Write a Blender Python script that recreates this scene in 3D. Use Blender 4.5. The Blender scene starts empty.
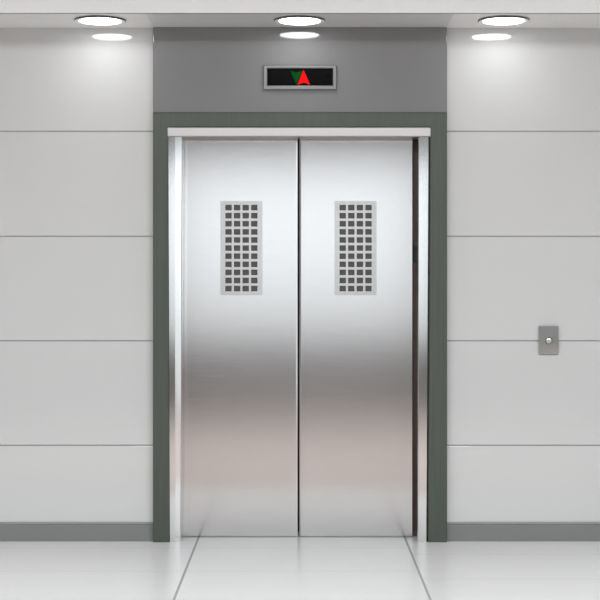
import bpy, bmesh, math
from mathutils import Vector, Matrix

sc = bpy.context.scene
COL = sc.collection
F = 1520.0                       # focal length in pixels of a 600 px frame
D = 8.0                          # camera to wall plane (wall plane is y = 0)
HOR = 283.0                      # horizon row
EYE = 258.0 * D / F              # eye height, from the wall foot at row 541


def X(px, y=0.0):
    return (px - 300.0) * (D + y) / F


def Z(py, y=0.0):
    return EYE - (py - HOR) * (D + y) / F


# ------------------------------------------------------------------ materials
def new_mat(name):
    m = bpy.data.materials.new(name)
    m.use_nodes = True
    nt = m.node_tree
    return m, nt, nt.nodes['Principled BSDF']


def mat(name, col, rough=0.5, metal=0.0, ior=1.5, var=0.03, scale=(6, 6, 6), coat=0.0, rvar=0.0, coat_rough=0.03):
    """Principled surface with a faint procedural mottling of colour (and roughness)."""
    m, nt, b = new_mat(name)
    tc = nt.nodes.new('ShaderNodeTexCoord')
    mp = nt.nodes.new('ShaderNodeMapping')
    mp.inputs['Scale'].default_value = scale
    nz = nt.nodes.new('ShaderNodeTexNoise')
    nz.inputs['Scale'].default_value = 1.0
    nz.inputs['Detail'].default_value = 4.0
    mx = nt.nodes.new('ShaderNodeMix')
    mx.data_type = 'RGBA'
    mx.inputs[6].default_value = tuple(c * (1 - var) for c in col) + (1,)
    mx.inputs[7].default_value = tuple(min(1.0, c * (1 + var)) for c in col) + (1,)
    nt.links.new(tc.outputs['Object'], mp.inputs['Vector'])
    nt.links.new(mp.outputs['Vector'], nz.inputs['Vector'])
    nt.links.new(nz.outputs['Fac'], mx.inputs[0])
    nt.links.new(mx.outputs[2], b.inputs['Base Color'])
    b.inputs['Roughness'].default_value = rough
    if rvar:
        mr = nt.nodes.new('ShaderNodeMapRange')
        mr.inputs['To Min'].default_value = max(0.0, rough - rvar)
        mr.inputs['To Max'].default_value = rough + rvar
        nt.links.new(nz.outputs['Fac'], mr.inputs['Value'])
        nt.links.new(mr.outputs['Result'], b.inputs['Roughness'])
    b.inputs['Metallic'].default_value = metal
    b.inputs['IOR'].default_value = ior
    if coat:
        b.inputs['Coat Weight'].default_value = coat
        b.inputs['Coat Roughness'].default_value = coat_rough
    return m


def emit_mat(name, col, strength, base=(0.8, 0.8, 0.8)):
    m, nt, b = new_mat(name)
    b.inputs['Base Color'].default_value = tuple(base) + (1,)
    b.inputs['Emission Color'].default_value = tuple(col) + (1,)
    b.inputs['Emission Strength'].default_value = strength
    b.inputs['Roughness'].default_value = 0.5
    b.inputs['Specular IOR Level'].default_value = 0.1
    return m


def floor_mat():
    """Pale polished tiles: strong joints along y, faint joints along x."""
    m, nt, b = new_mat('polished_pale_tile')
    N, L = nt.nodes, nt.links
    tc = N.new('ShaderNodeTexCoord')
    sp = N.new('ShaderNodeSeparateXYZ')
    L.new(tc.outputs['Object'], sp.inputs[0])

    def mth(op, a, bb=None, c=None):
        n = N.new('ShaderNodeMath')
        n.operation = op
        for i, v in enumerate((a, bb, c)):
            if v is None:
                continue
            if isinstance(v, (int, float)):
                n.inputs[i].default_value = v
            else:
                L.new(v, n.inputs[i])
        return n.outputs[0]
    TX, TY = 1.10, 0.63
    u = mth('DIVIDE', mth('ADD', sp.outputs[0], 0.541), TX)
    colid = mth('FLOOR', u)
    fx = mth('MULTIPLY', mth('FRACT', u), TX)
    dx = mth('MINIMUM', fx, mth('SUBTRACT', TX, fx))
    off = mth('MULTIPLY', mth('GREATER_THAN', colid, 0.5), 0.19)
    v = mth('DIVIDE', mth('ADD', mth('ADD', sp.outputs[1], off), 0.209), TY)
    fy = mth('MULTIPLY', mth('FRACT', v), TY)
    dy = mth('MINIMUM', fy, mth('SUBTRACT', TY, fy))
    jx = mth('LESS_THAN', dx, 0.0058)
    jy = mth('MULTIPLY', mth('LESS_THAN', dy, 0.006), 0.30)
    j = mth('MAXIMUM', jx, jy)
    nz = N.new('ShaderNodeTexNoise')
    nz.inputs['Scale'].default_value = 2.5
    nz.inputs['Detail'].default_value = 6
    L.new(tc.outputs['Object'], nz.inputs['Vector'])
    mx = N.new('ShaderNodeMix')
    mx.data_type = 'RGBA'
    mx.inputs[6].default_value = FLOOR_A + (1,)
    mx.inputs[7].default_value = FLOOR_B + (1,)
    L.new(nz.outputs['Fac'], mx.inputs[0])
    mj = N.new('ShaderNodeMix')
    mj.data_type = 'RGBA'
    L.new(j, mj.inputs[0])
    L.new(mx.outputs[2], mj.inputs[6])
    mj.inputs[7].default_value = (0.34, 0.34, 0.34, 1)
    L.new(mj.outputs[2], b.inputs['Base Color'])
    mr = mth('MULTIPLY_ADD', jx, 0.4, 0.28)
    L.new(mr, b.inputs['Roughness'])
    b.inputs['IOR'].default_value = 1.33
    return m


FLOOR_A, FLOOR_B = (0.66, 0.66, 0.655), (0.70, 0.70, 0.695)
M = dict(
    cladding=mat('glossy_pale_grey_panel', (0.60, 0.60, 0.60), 0.06, ior=1.75, var=0.012, scale=(1.5, 1.5, 1.5)),
    joint=mat('grey_joint_backing', (0.40, 0.40, 0.40), 0.6),
    over=mat('glossy_mid_grey_panel', (0.205, 0.205, 0.207), 0.06, ior=1.75, var=0.012, scale=(1.5, 1.5, 1.5)),
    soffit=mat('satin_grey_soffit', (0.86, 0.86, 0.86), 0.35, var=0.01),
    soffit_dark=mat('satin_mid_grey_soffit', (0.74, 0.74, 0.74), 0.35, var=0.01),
    fascia=mat('pale_fascia_paint', (0.84, 0.84, 0.84), 0.5, var=0.01),
    base=mat('dark_grey_skirting', (0.20, 0.20, 0.20), 0.4, var=0.02),
    base_lip=mat('grey_skirting_lip', (0.27, 0.27, 0.27), 0.4, var=0.02),
    casing=mat('grey_green_casing_paint', (0.065, 0.076, 0.064), 0.45, var=0.22, scale=(70, 70, 2.0)),
    steel=mat('brushed_stainless_door', (0.64, 0.608, 0.602), 0.15, 1.0, var=0.05, scale=(4, 40, 160), rvar=0.012),
    steel_trim=mat('satin_stainless_trim', (0.76, 0.74, 0.735), 0.12, 1.0, var=0.03, scale=(60, 60, 3)),
    steel_lip=mat('dull_stainless_header', (0.53, 0.505, 0.495), 0.34, 1.0, var=0.03, scale=(3, 60, 60)),
    grille=mat('satin_grille_steel', (0.57, 0.545, 0.53), 0.22, 1.0, var=0.05, scale=(60, 60, 60)),
    mesh=mat('dark_grille_backing', (0.075, 0.070, 0.068), 0.5, 0.0, var=0.2, scale=(300, 300, 300)),
    gap=mat('brown_pocket_shade', (0.13, 0.085, 0.075), 0.5, var=0.25, scale=(30, 30, 9)),
    black=mat('black_metal', (0.02, 0.02, 0.02), 0.4),
    shaft=mat('dark_shaft_shade', (0.09, 0.085, 0.085), 0.8),
    ring=mat('dark_grey_lamp_ring', (0.10, 0.10, 0.10), 0.35, 0.3),
    rim=mat('white_lamp_rim', (0.80, 0.80, 0.80), 0.4),
    lens=emit_mat('lit_lamp_lens', (0.98, 0.99, 1.0), 12.5),
    disp_frame=mat('brushed_grey_bezel', (0.21, 0.21, 0.21), 0.30, 0.4, var=0.04, scale=(10, 10, 120)),
    disp_glass=mat('black_display_screen', (0.004, 0.004, 0.004), 0.12, ior=1.18),
    red=emit_mat('lit_red_arrow', (1.0, 0.0, 0.0), 1.1, (0.05, 0.0, 0.0)),
    green=mat('unlit_green_arrow', (0.004, 0.06, 0.010), 0.5, ior=1.05),
    plate=mat('brushed_call_plate', (0.40, 0.40, 0.40), 0.30, 0.9, var=0.04, scale=(200, 20, 20)),
    button=mat('polished_button', (0.60, 0.60, 0.60), 0.22, 0.9, var=0.05),
    room=mat('pale_room_paint', (0.66, 0.66, 0.65), 0.6, var=0.01),
    rear=mat('rear_wall_paint', (0.42, 0.41, 0.40), 0.6, var=0.02),
    wains=mat('dark_wood_wainscot', (0.19, 0.16, 0.14), 0.5, var=0.25, scale=(3, 3, 30)),
    mat_=mat('added_dark_mat', (0.19, 0.17, 0.155), 0.9, var=0.2, scale=(60, 60, 60)),
    added_timber=mat('added_warm_timber', (0.50, 0.435, 0.40), 0.5, var=0.12, scale=(1.2, 14, 1)),
    frame=mat('white_window_frame', (0.7, 0.7, 0.7), 0.4),
)
M['floor'] = floor_mat()


def glass_mat():
    m = bpy.data.materials.new('clear_pane')
    m.use_nodes = True
    nt = m.node_tree
    nt.nodes.remove(nt.nodes['Principled BSDF'])
    out = nt.nodes['Material Output']
    tr = nt.nodes.new('ShaderNodeBsdfTransparent')
    tr.inputs['Color'].default_value = (0.97, 0.99, 0.98, 1)
    gl = nt.nodes.new('ShaderNodeBsdfGlossy')
    gl.inputs['Roughness'].default_value = 0.0
    mx = nt.nodes.new('ShaderNodeMixShader')
    mx.inputs[0].default_value = 0.06
    nt.links.new(tr.outputs[0], mx.inputs[1])
    nt.links.new(gl.outputs[0], mx.inputs[2])
    nt.links.new(mx.outputs[0], out.inputs['Surface'])
    return m


M['pane'] = glass_mat()


# ------------------------------------------------------------------ mesh tools
def box(bm, x0, x1, y0, y1, z0, z1, bevel=0.0, seg=2, mi=0):
    r = bmesh.ops.create_cube(bm, size=1.0)
    vs = r['verts']
    for v in vs:
        v.co.x = x0 if v.co.x < 0 else x1
        v.co.y = y0 if v.co.y < 0 else y1
        v.co.z = z0 if v.co.z < 0 else z1
    fs = set(f for v in vs for f in v.link_faces)
    for f in fs:
        f.material_index = mi
    if bevel:
        es = list(set(e for v in vs for e in v.link_edges))
        rr = bmesh.ops.bevel(bm, geom=es, offset=bevel, segments=seg, affect='EDGES', profile=0.5)
        for f in rr['faces']:
            f.material_index = mi


def prism(bm, pts, axis, a0, a1, mi=0):
    """Closed outline pts (2-D) swept along an axis: 'z' (pts are x,y), 'x' (pts are y,z), 'y' (pts are x,z)."""
    def mk(p, a):
        if axis == 'z':
            return (p[0], p[1], a)
        if axis == 'x':
            return (a, p[0], p[1])
        return (p[0], a, p[1])
    A = [bm.verts.new(mk(p, a0)) for p in pts]
    B = [bm.verts.new(mk(p, a1)) for p in pts]
    n = len(pts)
    fs = [bm.faces.new(A), bm.faces.new(B)]
    for i in range(n):
        fs.append(bm.faces.new((A[i], A[(i + 1) % n], B[(i + 1) % n], B[i])))
    for f in fs:
        f.material_index = mi


def lathe(bm, prof, seg=64, mi=0):
    """Profile (r, z) turned about the z axis."""
    rings = []
    for r, z in prof:
        if r < 1e-6:
            rings.append([bm.verts.new((0, 0, z))])
        else:
            rings.append([bm.verts.new((r * math.cos(2 * math.pi * i / seg), r * math.sin(2 * math.pi * i / seg), z)) for i in range(seg)])
    for a, b in zip(rings, rings[1:]):
        for i in range(seg):
            j = (i + 1) % seg
            if len(a) == 1 and len(b) == 1:
                continue
            if len(a) == 1:
                f = bm.faces.new((a[0], b[i], b[j]))
            elif len(b) == 1:
                f = bm.faces.new((a[i], b[0], a[j]))
            else:
                f = bm.faces.new((a[i], b[i], b[j], a[j]))
            f.material_index = mi
            f.smooth = True


def obj(name, bm, mats, parent=None, loc=None, smooth=False):
    bmesh.ops.recalc_face_normals(bm, faces=bm.faces[:])
    me = bpy.data.meshes.new(name)
    bm.to_mesh(me)
    bm.free()
    for m in (mats if isinstance(mats, (list, tuple)) else [mats]):
        me.materials.append(m)
    if smooth:
        for p in me.polygons:
            p.use_smooth = True
    o = bpy.data.objects.new(name, me)
    COL.objects.link(o)
    if parent is not None:
        o.parent = parent
    if loc is not None:
        o.location = loc
    return o


def struct(name, bm, mats, parent=None):
    o = obj(name, bm, mats, parent)
    if parent is None:
        o['kind'] = 'structure'
    return o


def thing(name, label, cat, loc, group=None):
    o = bpy.data.objects.new(name, None)
    o.empty_display_size = 0.1
    COL.objects.link(o)
    o.location = loc
    o['label'] = label
    o['category'] = cat
    if group:
        o['group'] = group
    return o


# ------------------------------------------------------------------ room shell
CEIL = 3.40
SOF = Z(28)                      # soffit underside
SOFY = -(D - D * 255.0 / 270.0)  # soffit front edge
RX, RY = 5.0, -11.0
GY0, GY1 = -10.4, -5.4        # added side glazing
CX0, CX1 = X(153, -0.04), X(447, -0.04)     # width of the casing and the panel over it
FY = -0.04                       # casing front
OY = -0.03                       # over-door panel front
DY = 0.126                       # door leaf front

bm = bmesh.new()
box(bm, -RX, RX, RY, 0.5, -0.10, 0.0)
struct('floor', bm, M['floor'])

# wall cladding: long lacquered panels with open joints over a backing
rows = [0.0, Z(445.5), Z(341), Z(236.5), Z(131.5), SOF + 0.30]


def cladding(name, x0, x1):
    b = bmesh.new()
    g = 0.0036
    for i in range(5):
        box(b, x0, x1, 0.0, 0.03, rows[i] + (g if i else 0.0), rows[i + 1] - (g if i < 4 else 0.0), 0.0012, 1, 0)
    box(b, x0, x1, 0.006, 0.15, 0.0, SOF + 0.30, 0, 2, 1)
    return struct(name, b, [M['cladding'], M['joint']])


cladding('wall_left', -RX, CX0 - 0.003)
cladding('wall_right', CX1 + 0.003, RX)

bm = bmesh.new()
box(bm, CX0, CX1, OY, 0.15, Z(112.8, FY) + 0.002, SOF + 0.28, 0.002, 2)
struct('wall_center', bm, M['over'])

bm = bmesh.new()                 # hoistway back, its dark colour standing in for the shade in the seam
box(bm, -1.1, 1.1, 0.30, 0.34, 0.0, 2.6)
struct('wall_hoistway', bm, M['shaft'])

for nm, x0, x1 in (('baseboard_left', -RX, CX0 - 0.003), ('baseboard_right', CX1 + 0.003, RX)):
    b = bmesh.new()
    zt = Z(521.8)
    prism(b, [(0.0, 0.0), (-0.012, 0.0), (-0.012, zt - 0.018), (-0.010, zt - 0.015), (0.0, zt - 0.015)], 'x', x0, x1, 0)
    prism(b, [(0.0, zt - 0.015), (-0.006, zt - 0.015), (-0.009, zt - 0.012), (-0.009, zt - 0.003), (-0.006, zt), (0.0, zt)], 'x', x0, x1, 1)
    struct(nm, b, [M['base'], M['base_lip']])

# dropped soffit with the downlights, in three bays, and its fascia
bm = bmesh.new()
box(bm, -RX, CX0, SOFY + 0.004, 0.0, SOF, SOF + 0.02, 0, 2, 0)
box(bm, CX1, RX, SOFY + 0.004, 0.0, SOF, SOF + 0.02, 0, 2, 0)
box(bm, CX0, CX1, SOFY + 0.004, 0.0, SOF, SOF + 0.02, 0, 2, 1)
box(bm, -RX, RX, SOFY, SOFY + 0.02, SOF, CEIL, 0.002, 1, 2)
struct('trim_1', bm, [M['soffit'], M['soffit_dark'], M['fascia']])

bm = bmesh.new()
box(bm, -RX, RX, RY, 0.15, CEIL, CEIL + 0.1)
struct('ceiling', bm, M['room'])
for nm, x0, x1 in (('wall_west', -RX - 0.15, -RX), ('wall_east', RX, RX + 0.15)):
    b = bmesh.new()
    if nm == 'wall_west':
        box(b, x0, x1, RY, 0.5, -0.1, CEIL)
    else:
        box(b, x0, x1, GY1, 0.5, -0.1, CEIL)
        box(b, x0, x1, RY, GY0, -0.1, CEIL)
        box(b, x0, x1, GY0, GY1, 3.05, CEIL)
    struct(nm, b, M['room'])
# unseen tall glazing added to the east wall to brighten jamb and floor
b = bmesh.new()
t = 0.05
box(b, RX + 0.03, RX + 0.12, GY0, GY0 + t, 0.0, 3.05)
box(b, RX + 0.03, RX + 0.12, GY1 - t, GY1, 0.0, 3.05)
box(b, RX + 0.03, RX + 0.12, GY0, GY1, 3.0, 3.05)
box(b, RX + 0.03, RX + 0.12, GY0, GY1, 0.0, 0.06)
win = struct('added_glazing', b, M['frame'])
b = bmesh.new()
box(b, RX + 0.072, RX + 0.078, GY0 + t, GY1 - t, 0.06, 3.0)
obj('pane', b, M['pane'], win)

# the rear wall with the big window the doors mirror
WX0, WX1, WZ0, WZ1 = -1.80, 1.75, 0.60, 2.95
bm = bmesh.new()
box(bm, -RX, WX0, RY - 0.2, RY, 0, CEIL, 0, 2, 0)
box(bm, WX1, RX, RY - 0.2, RY, 0, CEIL, 0, 2, 0)
box(bm, WX0, WX1, RY - 0.2, RY, WZ1, CEIL, 0, 2, 0)
box(bm, WX0, WX1, RY - 0.2, RY, 0, WZ0, 0, 2, 0)
box(bm, -RX, RX, RY, RY + 0.03, 0, 0.50, 0.004, 1, 1)
struct('wall_rear', bm, [M['rear'], M['wains']])
bm = bmesh.new()
t = 0.05
box(bm, WX0, WX0 + t, RY - 0.14, RY - 0.04, WZ0, WZ1)
box(bm, WX1 - t, WX1, RY - 0.14, RY - 0.04, WZ0, WZ1)
box(bm, WX0, WX1, RY - 0.14, RY - 0.04, WZ0, WZ0 + t)
box(bm, WX0, WX1, RY - 0.14, RY - 0.04, WZ1 - t, WZ1)
win = struct('window_1', bm, M['frame'])
bm = bmesh.new()
box(bm, WX0 + t, WX1 - t, RY - 0.094, RY - 0.086, WZ0 + t, WZ1 - t)
obj('pane', bm, M['pane'], win)
bm = bmesh.new()
box(bm, -RX + 0.3, RX - 0.3, RY + 0.06, -8.15, 0.0, 0.010, 0.003, 1)  # unseen dark mat added for the dark band mirrored in the doors
o = struct('trim_2', bm, M['mat_'])
bm = bmesh.new()                 # unseen warm floor zone added to dim and tint what the doors mirror
box(bm, -RX + 0.01, RX - 0.01, -8.12, -1.85, 0.0, 0.008, 0.003, 1)
struct('trim_3', bm, M['added_timber'])

# ------------------------------------------------------------------ elevator frame
fr = thing('elevator_door_frame', 'grey-green painted elevator door frame lined with stainless steel around both doors', 'door frame', (0, 0, 0))
IX0, IX1 = X(167.6, FY), X(430.6, FY)
IZ = Z(127, FY)
bm = bmesh.new()
zt = Z(112.8, FY)
pts = [(CX0, 0.0), (CX0, zt), (CX1, zt), (CX1, 0.0), (IX1 - 0.013, 0.0), (IX1, IZ), (IX0, IZ), (IX0 + 0.009, 0.0)]
prism(bm, pts, 'y', FY, 0.15)
bmesh.ops.recalc_face_normals(bm, faces=bm.faces[:])
es = [e for e in bm.edges if abs(e.verts[0].co.y - FY) < 1e-5 and abs(e.verts[1].co.y - FY) < 1e-5]
bmesh.ops.bevel(bm, geom=es, offset=0.003, segments=2, affect='EDGES')
obj('casing', bm, M['casing'], fr)

HY = -0.032                      # stainless lip, just behind the casing face
bm = bmesh.new()
hz0 = Z(136.6, HY)
prism(bm, [(0.12, IZ), (HY + 0.004, IZ), (HY, IZ - 0.003), (HY, hz0 + 0.004), (HY + 0.004, hz0), (0.12, hz0)], 'x', IX0 - 0.005, IX1)
obj('header', bm, M['steel_lip'], fr)

def lean(bm, xa, da, xb, db):
    """The jambs stand slightly out of plumb: shift the feet, da at xa to db at xb."""
    for v in bm.verts:
        if abs(v.co.z) < 1e-4:
            t_ = min(1.0, max(0.0, (v.co.x - xa) / (xb - xa)))
            v.co.x += da + (db - da) * t_


# left jamb: a flat face, then a face turned towards the opening
bm = bmesh.new()
a, c, d = IX0, X(175.4, -0.02), X(182.2, -0.02)
prism(bm, [(a, 0.12), (a, -0.026), (a + 0.003, -0.029), (c - 0.001, -0.029), (d - 0.003, -0.0177), (d, -0.013), (d, 0.115), (d - 0.005, 0.12)], 'z', 0.0, hz0)
lean(bm, a, 0.009, d, -0.008)
obj('jamb', bm, M['steel_trim'], fr)
# right jamb: one broad bright face
bm = bmesh.new()
a, c = IX1 - 0.010, X(418.2, -0.02)
prism(bm, [(IX1, 0.12), (IX1, -0.020), (IX1 - 0.010, -0.028), (c + 0.004, -0.028), (c, -0.022), (c, 0.115), (c + 0.005, 0.12)], 'z', 0.0, hz0)
lean(bm, c, -0.004, IX1, -0.013)
obj('jamb', bm, M['steel_trim'], fr)
# strip with the pocket's shade in its colour, right leaf to jamb, with its little catch
bm = bmesh.new()
pz = 0.150
box(bm, X(413.0, pz), X(420.5, pz), pz, pz + 0.02, 0.0, hz0 + 0.02)
pk = obj('pocket_shade_strip', bm, M['gap'], fr)
bm = bmesh.new()
box(bm, X(413.2, pz), X(416.0, pz), pz - 0.012, pz, Z(262, pz), Z(246, pz), 0.002, 1)
obj('catch', bm, M['black'], pk)


# ------------------------------------------------------------------ elevator doors
def leaf(x0, x1, gx0, label):
    d = thing('elevator_door', label, 'elevator door', ((x0 + x1) / 2, DY + 0.02, 0.0), 'elevator door leaves')
    ox = (x0 + x1) / 2
    oy = DY + 0.02
    b = bmesh.new()
    hl, e, k = (x1 - x0) / 2, 0.0085, 0.0026
    if x0 < -0.3:                # left leaf: eased meeting edge on its right
        pts = [(-hl, 0.02), (-hl, -0.018), (-hl + 0.002, -0.02), (hl - e, -0.02), (hl, -0.02 + k), (hl, 0.02)]
    else:
        pts = [(-hl, 0.02), (-hl, -0.02 + k), (-hl + e, -0.02), (hl - 0.002, -0.02), (hl, -0.018), (hl, 0.02)]
    prism(b, pts, 'z', 0.003, hz0 + 0.03)
    obj('panel', b, M['steel'], d)
    # grille: a bevelled plate pierced by 4 x 11 openings, dark backing behind
    gx1 = gx0 + 42.0
    gz0, gz1 = 201.0, 295.2
    colc = [gx0 + 8.1 + 8.6 * i for i in range(4)]
    rowc = [207.6 + 8.1 * i for i in range(11)]
    hw, hh = 3.15, 2.75
    xs = [gx0]
    for q in colc:
        xs += [q - hw, q + hw]
    xs.append(gx1)
    zs = [gz0]
    for q in rowc:
        zs += [q - hh, q + hh]
    zs.append(gz1)
    gy = DY - 0.008
    b = bmesh.new()
    y0, y1 = -0.0275, -0.0208
    V = {}

    def vv(i, j, k):
        if (i, j, k) not in V:
            V[(i, j, k)] = b.verts.new((X(xs[i], gy) - ox, (y0, y1)[k], Z(zs[j], gy)))
        return V[(i, j, k)]
    nx, nz = len(xs) - 1, len(zs) - 1
    hole = lambda i, j: i % 2 == 1 and j % 2 == 1
    solid = lambda i, j: 0 <= i < nx and 0 <= j < nz and not hole(i, j)
    for i in range(nx):
        for j in range(nz):
            if not solid(i, j):
                continue
            b.faces.new((vv(i, j, 0), vv(i + 1, j, 0), vv(i + 1, j + 1, 0), vv(i, j + 1, 0)))
            if not solid(i - 1, j):
                b.faces.new((vv(i, j, 0), vv(i, j + 1, 0), vv(i, j + 1, 1), vv(i, j, 1)))
            if not solid(i + 1, j):
                b.faces.new((vv(i + 1, j, 0), vv(i + 1, j + 1, 0), vv(i + 1, j + 1, 1), vv(i + 1, j, 1)))
            if not solid(i, j - 1):
                b.faces.new((vv(i, j, 0), vv(i + 1, j, 0), vv(i + 1, j, 1), vv(i, j, 1)))
            if not solid(i, j + 1):
                b.faces.new((vv(i, j + 1, 0), vv(i + 1, j + 1, 0), vv(i + 1, j + 1, 1), vv(i, j + 1, 1)))
    g = obj('grille', b, M['grille'], d)
    g['label'] = 'pierced steel grille of small square openings'
    b = bmesh.new()
    box(b, X(gx0 + 2, gy) - ox, X(gx1 - 2, gy) - ox, -0.0212, -0.0202, Z(gz1 - 2, gy), Z(gz0 + 2, gy))
    k = obj('grille_backing', b, M['mesh'], g)
    k['label'] = 'dark mesh behind the grille openings'
    return d


leaf(X(180.5, DY), X(297.5, DY), 220.4, 'left stainless steel elevator door leaf with a square-holed vent grille')
leaf(X(299.5, DY), X(412.6, DY), 334.6, 'right stainless steel elevator door leaf with vent grille, nearest the call button')


# ------------------------------------------------------------------ downlights
LY = -0.248


def downlight(x, label):
    t = thing('ceiling_light', label, 'ceiling light', (x, LY, SOF), 'recessed round ceiling lights')
    return t


lights = [(X(100.2, LY), 'round lit ceiling light on the left, above the left pale wall panels'),
          (X(299.6, LY), 'round lit ceiling light in the middle, above the arrow display'),
          (X(503.8, LY), 'round lit ceiling light on the right, above the call button wall')]
t0 = downlight(*lights[0])
R = 0.1305
b = bmesh.new()
lathe(b, [(R - 0.004, 0.0), (R, -0.001), (R, -0.0075), (R - 0.001, -0.0082), (R - 0.002, -0.0085)])
obj('trim_ring', b, M['ring'], t0)
b = bmesh.new()
lathe(b, [(R - 0.002, -0.0085), (R - 0.022, -0.0078), (R - 0.0265, -0.006), (R - 0.0265, 0.0)])
obj('inner_rim', b, M['rim'], t0)
b = bmesh.new()
rl = R - 0.027
prof = [(rl, -0.003)] + [(rl * math.cos(k * math.pi / 16), -0.0080 - 0.0040 * math.sin(k * math.pi / 16)) for k in range(8)] + [(0, -0.0120)]
lathe(b, prof)
obj('lens', b, M['lens'], t0)
for x, lab in lights[1:]:
    c = t0.copy()
    COL.objects.link(c)
    c.location = (x, LY, SOF)
    c['label'] = lab
    for ch in list(t0.children):
        q = ch.copy()
        COL.objects.link(q)
        q.parent = c

# ------------------------------------------------------------------ arrow display
py_ = OY
dx0, dx1, dz0, dz1 = X(263.4, py_), X(336.4, py_), Z(90.0, py_), Z(65.6, py_)
ix0, ix1, iz0, iz1 = X(267.2, py_), X(333.0, py_), Z(85.9, py_), Z(68.6, py_)
dcx, dcz = (dx0 + dx1) / 2, (dz0 + dz1) / 2
disp = thing('floor_indicator', 'black floor indicator display with green and red arrows in a grey bezel over the doors', 'display', (dcx, OY, dcz))
b = bmesh.new()
outer = [(dx0 - dcx, dz0 - dcz), (dx1 - dcx, dz0 - dcz), (dx1 - dcx, dz1 - dcz), (dx0 - dcx, dz1 - dcz)]
inner = [(ix0 - dcx, iz0 - dcz), (ix1 - dcx, iz0 - dcz), (ix1 - dcx, iz1 - dcz), (ix0 - dcx, iz1 - dcz)]
e = 0.004
lv = []
for ring_, y in ((outer, 0.0), (outer, -0.010)):
    lv.append([b.verts.new((p[0], y, p[1])) for p in ring_])
sg = [(1, 1), (-1, 1), (-1, -1), (1, -1)]
lv.append([b.verts.new((p[0] + s[0] * e, -0.015, p[1] + s[1] * e)) for p, s in zip(outer, sg)])
lv.append([b.verts.new((p[0] - s[0] * e, -0.015, p[1] - s[1] * e)) for p, s in zip(inner, sg)])
lv.append([b.verts.new((p[0], -0.012, p[1])) for p in inner])
lv.append([b.verts.new((p[0], -0.004, p[1])) for p in inner])
for A, B in zip(lv, lv[1:]):
    for i in range(4):
        b.faces.new((A[i], A[(i + 1) % 4], B[(i + 1) % 4], B[i]))
obj('bezel', b, M['disp_frame'], disp)
b = bmesh.new()
box(b, inner[0][0] - 0.001, inner[1][0] + 0.001, -0.006, -0.001, inner[0][1] - 0.001, inner[2][1] + 0.001)
scr = obj('screen', b, M['disp_glass'], disp)


def arrow(name, pts, y0, y1, m, lab):
    b = bmesh.new()
    prism(b, [(X(p[0], py_) - dcx, Z(p[1], py_) - dcz) for p in pts], 'y', y0, y1)
    o = obj(name, b, m, scr)
    o['label'] = lab


arrow('down_arrow', [(290.4, 70.7), (296.2, 73.0), (302.8, 70.7), (296.3, 84.6)], -0.0065, -0.006, M['green'], 'dim green down arrow')
arrow('up_arrow', [(303.6, 70.2), (310.1, 85.0), (303.9, 82.6), (297.4, 85.0)], -0.0075, -0.0066, M['red'], 'lit red up arrow')

# ------------------------------------------------------------------ call button
px0, px1, pz0, pz1 = X(538.8), X(558.0), Z(355.0), Z(326.0)
pcx, pcz = (px0 + px1) / 2, (pz0 + pz1) / 2
cp = thing('call_panel', 'small grey metal elevator call plate with round button on the right wall', 'call button', (pcx, 0.0, pcz))
w = (px1 - px0) / 2
h = (pz1 - pz0) / 2
b = bmesh.new()
prof = [(0.002, -h), (-0.003, -h), (-0.0055, -h + 0.003), (-0.0080, -h + 0.010), (-0.0105, -h + 0.022), (-0.0125, -h + 0.036), (-0.0140, -h + 0.052), (-0.0148, -h + 0.068), (-0.0150, 0.004), (-0.0150, h - 0.001), (-0.0142, h), (0.002, h)]
prism(b, prof, 'x', -w, w)
es = [e_ for e_ in b.edges if abs(abs(e_.verts[0].co.x) - w) < 1e-5 and abs(e_.verts[0].co.x - e_.verts[1].co.x) < 1e-5 and min(e_.verts[0].co.y, e_.verts[1].co.y) < -0.001]
bmesh.ops.bevel(b, geom=es, offset=0.002, segments=2, affect='EDGES')
pl = obj('plate', b, M['plate'], cp)
b = bmesh.new()
br = 3.05 * D / F
lathe(b, [(br + 0.0025, 0.0), (br + 0.0025, 0.0025), (br + 0.001, 0.0035), (br, 0.0015)], 40)
o = obj('button_ring', b, M['ring'], cp, (X(548.4) - pcx, -0.0150, Z(340.6) - pcz))
o.rotation_euler = (math.pi / 2, 0, 0)
b = bmesh.new()
lathe(b, [(br, 0.0)] + [(br * math.cos(k * math.pi / 16), 0.002 + 0.006 * math.sin(k * math.pi / 16)) for k in range(8)] + [(0, 0.008)], 40)
o = obj('button', b, M['button'], cp, (X(548.4) - pcx, -0.0150, Z(340.6) - pcz))
o.rotation_euler = (math.pi / 2, 0, 0)

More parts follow.
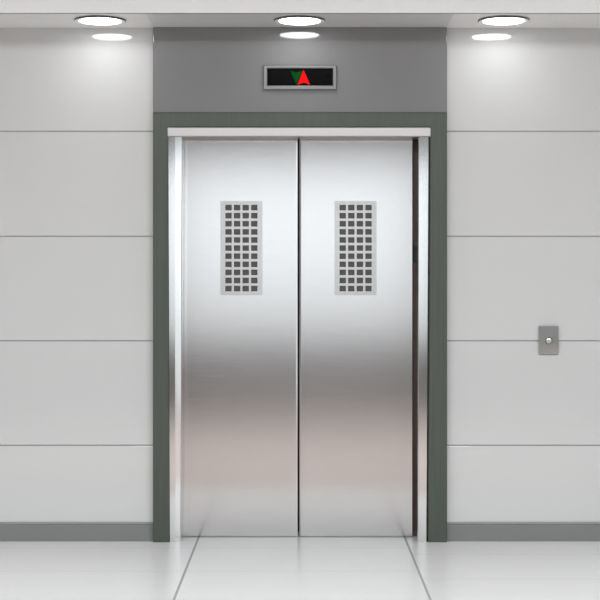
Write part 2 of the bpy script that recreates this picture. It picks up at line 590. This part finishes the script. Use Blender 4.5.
# ------------------------------------------------------------------ light
world = bpy.data.worlds.new('sky')
sc.world = world
world.use_nodes = True
bg = world.node_tree.nodes['Background']
# bright overcast sky over darker ground, soft hazy horizon
wn, wl = world.node_tree.nodes, world.node_tree.links
wtc = wn.new('ShaderNodeTexCoord')
wsp = wn.new('ShaderNodeSeparateXYZ')
wmr = wn.new('ShaderNodeMapRange')
wmr.inputs['From Min'].default_value = -0.055
wmr.inputs['From Max'].default_value = 0.045
wmr.interpolation_type = 'SMOOTHSTEP'
wmx = wn.new('ShaderNodeMix')
wmx.data_type = 'RGBA'
wmx.inputs[6].default_value = (1.06, 1.09, 1.13, 1)
wmx.inputs[7].default_value = (1.92, 2.02, 2.16, 1)
wl.new(wtc.outputs['Generated'], wsp.inputs[0])
wl.new(wsp.outputs[2], wmr.inputs['Value'])
wl.new(wmr.outputs['Result'], wmx.inputs[0])
wl.new(wmx.outputs[2], bg.inputs['Color'])
bg.inputs['Strength'].default_value = 1.0


def area(name, loc, sx, sy, power, col=(0.955, 0.978, 1.0)):
    l = bpy.data.lights.new(name, 'AREA')
    l.shape = 'RECTANGLE'
    l.size, l.size_y = sx, sy
    l.energy = power
    l.color = col
    o = bpy.data.objects.new(name, l)
    o.location = loc
    COL.objects.link(o)
    return o


area('added_fill_light', (0, -3.65, CEIL - 0.03), 8.0, 1.5, 285)  # unseen area light added to lift the level on wall and floor

# ------------------------------------------------------------------ camera
cam = bpy.data.cameras.new('camera')
cam.sensor_width = 36.0
cam.lens = F / 600.0 * 36.0
cam.shift_y = -(300.0 - HOR) / 600.0
cam.clip_end = 200
co = bpy.data.objects.new('camera', cam)
co.location = (0, -D, EYE)
co.rotation_euler = (math.pi / 2, 0, 0)
COL.objects.link(co)
sc.camera = co

sc.view_settings.view_transform = 'Standard'
sc.view_settings.look = 'None'
sc.view_settings.exposure = 0.0
sc.view_settings.gamma = 1.0
sc.view_settings.use_curve_mapping = False
sc.cycles.use_denoising = True
sc.cycles.max_bounces = 10
sc.cycles.diffuse_bounces = 6
sc.cycles.caustics_reflective = False
sc.cycles.caustics_refractive = False
